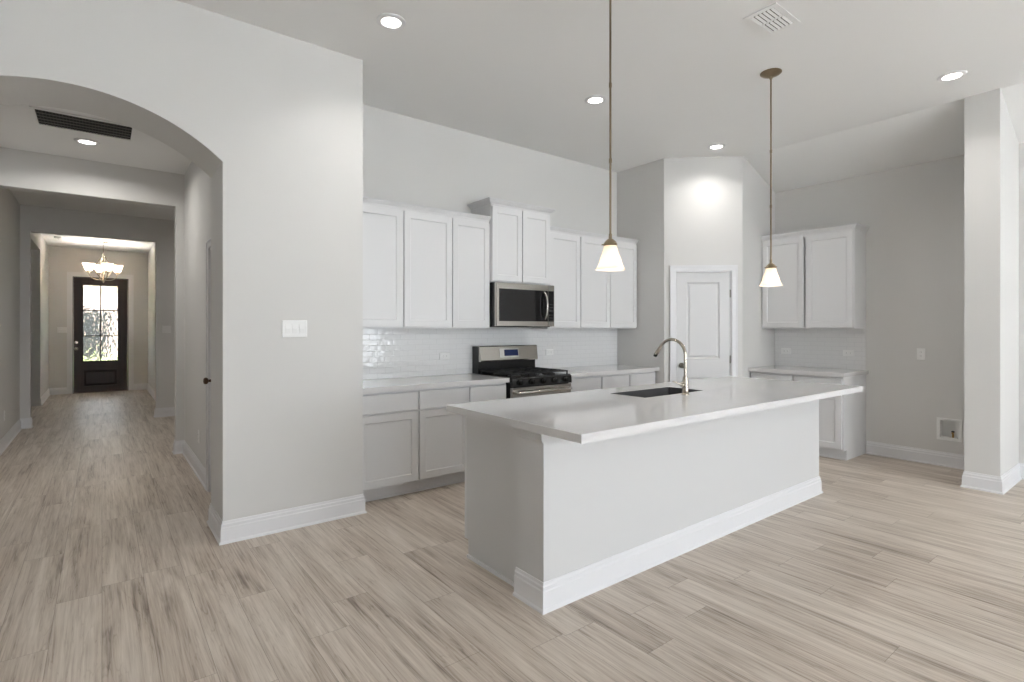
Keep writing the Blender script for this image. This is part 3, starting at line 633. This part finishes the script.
# ------------------------------------------------------------------ lamps
def lamp(parent, kind, power, loc, color=(1, .93, .83), size=.05, spread=None, rot=(0, 0, 0)):
    L = bpy.data.lights.new('light_source', kind); L.energy = power; L.color = color
    if kind == 'AREA':
        L.shape = 'DISK'; L.size = size
        if spread: L.spread = spread
    elif kind == 'SPOT':
        L.spot_size = spread; L.spot_blend = .7; L.shadow_soft_size = size
    else: L.shadow_soft_size = size
    o = bpy.data.objects.new('light_source', L); COL.objects.link(o); o.parent = parent; o.location = loc; o.rotation_euler = rot
    return o
def pendant(x, y, label):
    t = thing('pendant_light', label, 'pendant lamp', (x, y, 1.705), 0, 'pendant lights over the island')
    hc = H - 1.705
    q = B(); lathe(q, [(.001, hc), (.078, hc), (.078, hc - .006), (.066, hc - .016), (.035, hc - .03), (.014, hc - .036), (.010, hc - .05), (.001, hc - .05)], seg=28); obj('canopy', q, 'bronze', t, smooth=True)
    q = B(); tube(q, [(0, 0, hc - .045), (0, 0, .20)], .0062, 10)
    for z in (.62, 1.05): tube(q, [(0, 0, z - .012), (0, 0, z + .012)], .0085, 10)
    obj('rod', q, 'bronze', t, smooth=True)
    q = B(); lathe(q, [(.001, .205), (.009, .205), (.010, .178), (.020, .172), (.032, .160), (.039, .148), (.040, .141), (.036, .136), (.001, .136)], seg=24)
    for k in range(3):
        a = 2 * PI * k / 3 + .4; tube(q, [(.036 * math.cos(a), .036 * math.sin(a), .144), (.05 * math.cos(a), .05 * math.sin(a), .144)], .0035, 8)
    obj('socket_cap', q, 'bronze', t, smooth=True)
    o_ = [(.036, .142), (.037, .132), (.041, .112), (.048, .090), (.059, .062), (.066, .036), (.075, .016), (.083, .004), (.084, 0)]
    i_ = [(r - .004, z) for r, z in o_[::-1]]
    q = B(); lathe(q, o_ + i_, seg=36, close=True); obj('lamp_shade', q, 'opal', t, smooth=True)
    q = B(); lathe(q, [(.001, .136), (.012, .136), (.013, .085), (.019, .065), (.023, .045), (.019, .026), (.010, .016), (.001, .015)], seg=18); obj('bulb', q, 'lens', t, smooth=True)
    lamp(t, 'POINT', PENDANT_W, (0, 0, .022), (1, .95, .89), size=.026)
    return t
pendant(2.287, 2.047, 'pendant lamp with white bell shade nearer the camera, left over the island')
pendant(4.136, 2.047, 'pendant lamp with white bell shade farther away, right over the island')
def can(x, y, z, label, power=CAN_W, spread=125):
    t = thing('recessed_light', label, 'ceiling light', (x, y, z), 0, 'recessed ceiling lights')
    q = B(); lathe(q, [(.062, 0), (.094, 0), (.094, -.004), (.088, -.008), (.064, -.010), (.062, -.006)], seg=36, close=True); obj('trim_ring', q, 'trim', t, smooth=True)
    q = B(); lathe(q, [(.001, -.001), (.062, -.001), (.062, -.0045), (.001, -.0055)], seg=36); obj('lens', q, 'lens', t, smooth=True)
    lamp(t, 'AREA', power, (0, 0, -.012), (1, .97, .92), .12, math.radians(spread))
can(1.489, 3.215, H, 'recessed ceiling light nearest the arch wall')
can(3.410, 3.225, H, 'recessed ceiling light in front of the microwave')
can(5.335, 3.24, H, 'recessed ceiling light above the pantry door')
can(5.318, 1.197, H, 'recessed ceiling light near the wing wall')
can(-.108, 6.175, HH, 'recessed ceiling light in the hallway behind the return grille', 20, 160)
can(1.55, 8.4, HH, 'added unseen recessed light in the side passage, brightening the hallway walls', 13, 165)  # unseen lamp, added to lift the brightness of the hallway walls
# chandelier in the foyer
ch = thing('chandelier', 'nickel chandelier with four upturned white glass shades hanging in the foyer', 'chandelier', (.02, 13.1, 2.25))
q = B(); lathe(q, [(.001, .82), (.085, .82), (.085, .812), (.055, .792), (.012, .785), (.001, .785)], seg=24); obj('canopy', q, 'nickel', ch, smooth=True)
q = B(); tube(q, [(0, 0, .79), (0, 0, .56)], .006, 8); obj('stem', q, 'nickel', ch, smooth=True)
q = B(); lathe(q, [(.001, .59), (.018, .585), (.022, .57), (.014, .55), (.008, .53), (.008, .10), (.022, .08), (.026, .06), (.014, .035), (.008, .02), (.001, .012)], seg=16); obj('column', q, 'nickel', ch, smooth=True)
RA = .232
for k in range(4):
    a = 2 * PI * k / 4 + math.radians(16); ca, sa = math.cos(a), math.sin(a); P = lambda r, z: (r * ca, r * sa, z)
    q = B(); tube(q, bez(P(.014, .56), P(.05, .47), P(.17, .33), P(.11, .20), 12) + bez(P(.11, .20), P(.08, .15), P(.04, .10), P(.018, .065), 6)[1:], .0065, 8)
    tube(q, bez(P(.018, .07), P(.10, .06), P(RA, .07), P(RA, .212), 12), .0065, 8)
    lathe(q, [(.001, .210), (.030, .210), (.034, .222), (.030, .230), (.001, .230)], P(RA, 0), 14)
    obj('arm', q, 'nickel', ch, smooth=True)
    o_ = [(.034, .230), (.050, .242), (.064, .272), (.074, .312), (.086, .356), (.104, .376)]
    q = B(); lathe(q, o_ + [(r - .004, z + .002) for r, z in o_[::-1]], P(RA, 0), 24, close=True); obj('lamp_shade', q, 'opal', ch, smooth=True)
    q = B(); lathe(q, [(.001, .231), (.012, .232), (.013, .25), (.024, .275), (.020, .298), (.001, .308)], P(RA, 0), 12); obj('bulb', q, 'lens', ch, smooth=True)
    lamp(ch, 'POINT', CHANDELIER_W / 4, P(RA, .332), (1, .98, .95), size=.022)

# ------------------------------------------------------------------ vents, plates, small fittings
vt = thing('air_vent', 'white louvered supply vent in the kitchen ceiling', 'vent', (3.43, 1.69, H))
q = B(); X0, X1, Y0, Y1 = -.165, .165, -.105, .105
for r in ((X0, X1, Y0, Y0 + .03), (X0, X1, Y1 - .03, Y1), (X0, X0 + .03, Y0 + .03, Y1 - .03), (X1 - .03, X1, Y0 + .03, Y1 - .03), (-.006, .006, Y0 + .03, Y1 - .03)): box(q, *r, -.008, -.0005)
obj('frame', q, 'plastic', vt)
obj('duct_shade_plate', xbox(X0 + .03, X1 - .03, Y0 + .03, Y1 - .03, -.002, -.0005), 'dark', vt)  # dark plate: the duct's shade put into its colour, no real opening
for s in (-1, 1):
    for k in range(6):
        y = -.066 + k * .0255; q = B(); xa, xb = ((-.135, -.006) if s < 0 else (.006, .135))
        prism(q, [(y - .005, -.004), (y + .008, -.013), (y + .009, -.012), (y - .004, -.003)], 'x', xa, xb); obj('louver', q, 'plastic', vt)
gr = thing('return_grille', 'dark return air grille in the hallway ceiling behind the arch', 'vent', (-.105, 5.67, HH))
q = B(); gx, gy = .335, .222
for r in ((-gx, gx, -gy, -gy + .028), (-gx, gx, gy - .028, gy), (-gx, -gx + .028, -gy + .028, gy - .028), (gx - .028, gx, -gy + .028, gy - .028)): box(q, *r, -.010, -.0005)
obj('frame', q, 'plastic', gr)
obj('filter', xbox(-gx + .028, gx - .028, -gy + .028, gy - .028, -.002, -.0005), 'dark', gr)  # dark backing sheet, coloured to stand for the shaded inside of the grille
q = B()
for k in range(1, 30): x = -gx + .028 + k * (2 * gx - .056) / 30; box(q, x - .002, x + .002, -gy + .028, gy - .028, -.006, -.003)
obj('fins', q, 'iron', gr)
q = B()
for k in range(1, 5): y = -gy + .028 + k * (2 * gy - .056) / 5; box(q, -gx + .028, gx - .028, y - .005, y + .005, -.009, -.0062)
obj('cross_bars', q, 'grille', gr)
sd = thing('smoke_detector', 'small white smoke detector on the foyer ceiling', 'smoke detector', (-.63, 12.9, HH))
q = B(); lathe(q, [(.001, -.0005), (.07, -.0005), (.07, -.02), (.06, -.034), (.03, -.038), (.001, -.038)], seg=24); obj('housing', q, 'plastic', sd, smooth=True)
q = B(); lathe(q, [(.001, -.038), (.014, -.038), (.012, -.042), (.001, -.042)], seg=14); obj('test_button', q, 'grille', sd, smooth=True)

def plate(name, label, cat, loc, rz, w, h, kind, n=1, group=None):
    """a wall plate facing local -y: rockers (switch) or a duplex socket, upright or lying"""
    t = thing(name, label, cat, loc, rz, group)
    q = B(); panel(q, -w / 2, w / 2, -h / 2, h / 2, -.0003, -.0062, 0, edge=.003); obj('cover_plate', q, 'plastic', t)
    if kind == 'switch':
        for k in range(n):
            cx = (k - (n - 1) / 2) * .046
            q = B(); prism(q, [(-.0062, -.033), (-.0075, -.033), (-.0098, .0), (-.0080, .033), (-.0062, .033)], 'x', cx - .0165, cx + .0165); obj('rocker', q, 'plastic', t)
    else:
        lying = w > h
        for s in (-1, 1):
            cx, cz = (s * .02, 0) if lying else (0, s * .02)
            q = B(); lathe(q, [(.001, -.0062), (.0165, -.0062), (.0165, -.0085), (.001, -.0085)], (cx, 0, cz), 18, 'y'); f = obj('socket', q, 'plastic', t)
            q = B()
            for d in (-.006, .006):
                if lying: box(q, cx - .004, cx + .004, -.0089, -.0084, cz + d - .0012, cz + d + .0012)
                else: box(q, cx + d - .0012, cx + d + .0012, -.0089, -.0084, cz - .004, cz + .004)
            obj('slots', q, 'slot', f)
    return t
plate('light_switch', 'white triple rocker switch plate on the wall between arch and cabinets', 'light switch', (1.05, V1, 1.37), 0, .165, .117, 'switch', 3)
YT = WK - .008
plate('wall_outlet', 'white outlet on the tile left of the range', 'outlet', (2.673, YT, 1.10), 0, .115, .07, 'outlet')
plate('wall_outlet', 'white outlet on the tile right of the range', 'outlet', (4.057, YT, 1.10), 0, .115, .07, 'outlet')
plate('wall_outlet', 'white outlet on the right wall tile, nearer the pantry', 'outlet', (UR - .008, 3.10, 1.095), -PI / 2, .115, .07, 'outlet')
plate('wall_outlet', 'white outlet on the right wall tile, nearer the refrigerator space', 'outlet', (UR - .008, 2.411, 1.095), -PI / 2, .115, .07, 'outlet')
plate('wall_outlet', 'white outlet alone on the painted wall of the refrigerator space', 'outlet', (UR, 1.747, 1.11), -PI / 2, .07, .115, 'outlet')
plate('wall_outlet', 'white low outlet on the right hallway wall', 'outlet', (HR, 5.735, .36), -PI / 2, .07, .115, 'outlet')
plate('wall_outlet', 'white low outlet on the left hallway wall', 'outlet', (HL, 8.385, .37), PI / 2, .07, .115, 'outlet')
plate('light_switch', 'white double switch plate left of the front door', 'light switch', (-.66, FV, 1.34), 0, .16, .117, 'switch', 3)
plate('light_switch', 'white switch plate in the shade right of the foyer opening', 'light switch', (.80, 9.85, 1.36), 0, .117, .117, 'switch', 2)
# water valve box recessed in the right wall
wb = thing('valve_box', 'white recessed water valve box low on the wall of the refrigerator space', 'valve box', (UR, (hy0 + hy1) / 2, (hz0 + hz1) / 2), -PI / 2)
a, c = (hy1 - hy0) / 2, (hz1 - hz0) / 2
q = B(); frame_ring(q, -a - .022, a + .022, -c - .022, c + .022, -.008, -.0004, .026); obj('frame', q, 'plastic', wb, bevel=.002)
q = B(); a2, c2 = a - .002, c - .002
box(q, -a2, a2, .075, .078, -c2, c2); box(q, -a2, -a2 + .003, 0, .075, -c2, c2); box(q, a2 - .003, a2, 0, .075, -c2, c2); box(q, -a2 + .003, a2 - .003, 0, .075, -c2, -c2 + .003); box(q, -a2 + .003, a2 - .003, 0, .075, c2 - .003, c2)
obj('recess', q, 'plastic', wb)
q = B(); tube(q, [(.02, .04, -c2 + .003), (.02, .04, -.03)], .008, 12); tube(q, [(.02, .04, -.035), (.02, .012, -.035)], .007, 12); obj('valve', q, 'brass', wb, smooth=True)
q = B(); lathe(q, [(.001, -.03), (.012, -.03), (.014, -.022), (.010, -.016), (.001, -.016)], (.02, .04, 0), 12); obj('valve_handle', q, 'black', wb, smooth=True)

# ------------------------------------------------------------------ outdoors, through the front door and windows
struct('lawn', xbox(-40, 40, FV + 1.6, 36, -.35, -.2), 'grass', 'green front lawn outside the entry door', 'lawn')
struct('porch', xbox(-2, 2, FV + .12, FV + 1.6, -.2, -.02), 'concrete', 'concrete porch slab outside the front door', 'porch')
struct('patio', xbox(-30, 40, -40, BACK - .2, -.35, -.06), 'concrete', 'pale patio ground outside the living area windows', 'patio')
hs = thing('house', 'pale brick house across the street seen blurred through the door glass', 'house', (0, 34, -.2))
q = B(); prism(q, [(-9, 0), (9, 0), (9, 4.2), (-9, 4.2)], 'y', 0, 6); obj('walls', q, 'brick', hs)
q = B(); prism(q, [(-9.5, 4.2), (9.5, 4.2), (6, 6.6), (-6, 6.6)], 'y', -.4, 6.4); obj('roof', q, 'roof', hs)
obj('garage_door', xbox(-2.2, .5, -.05, 0, 0.1, 2.6), 'garage', hs)
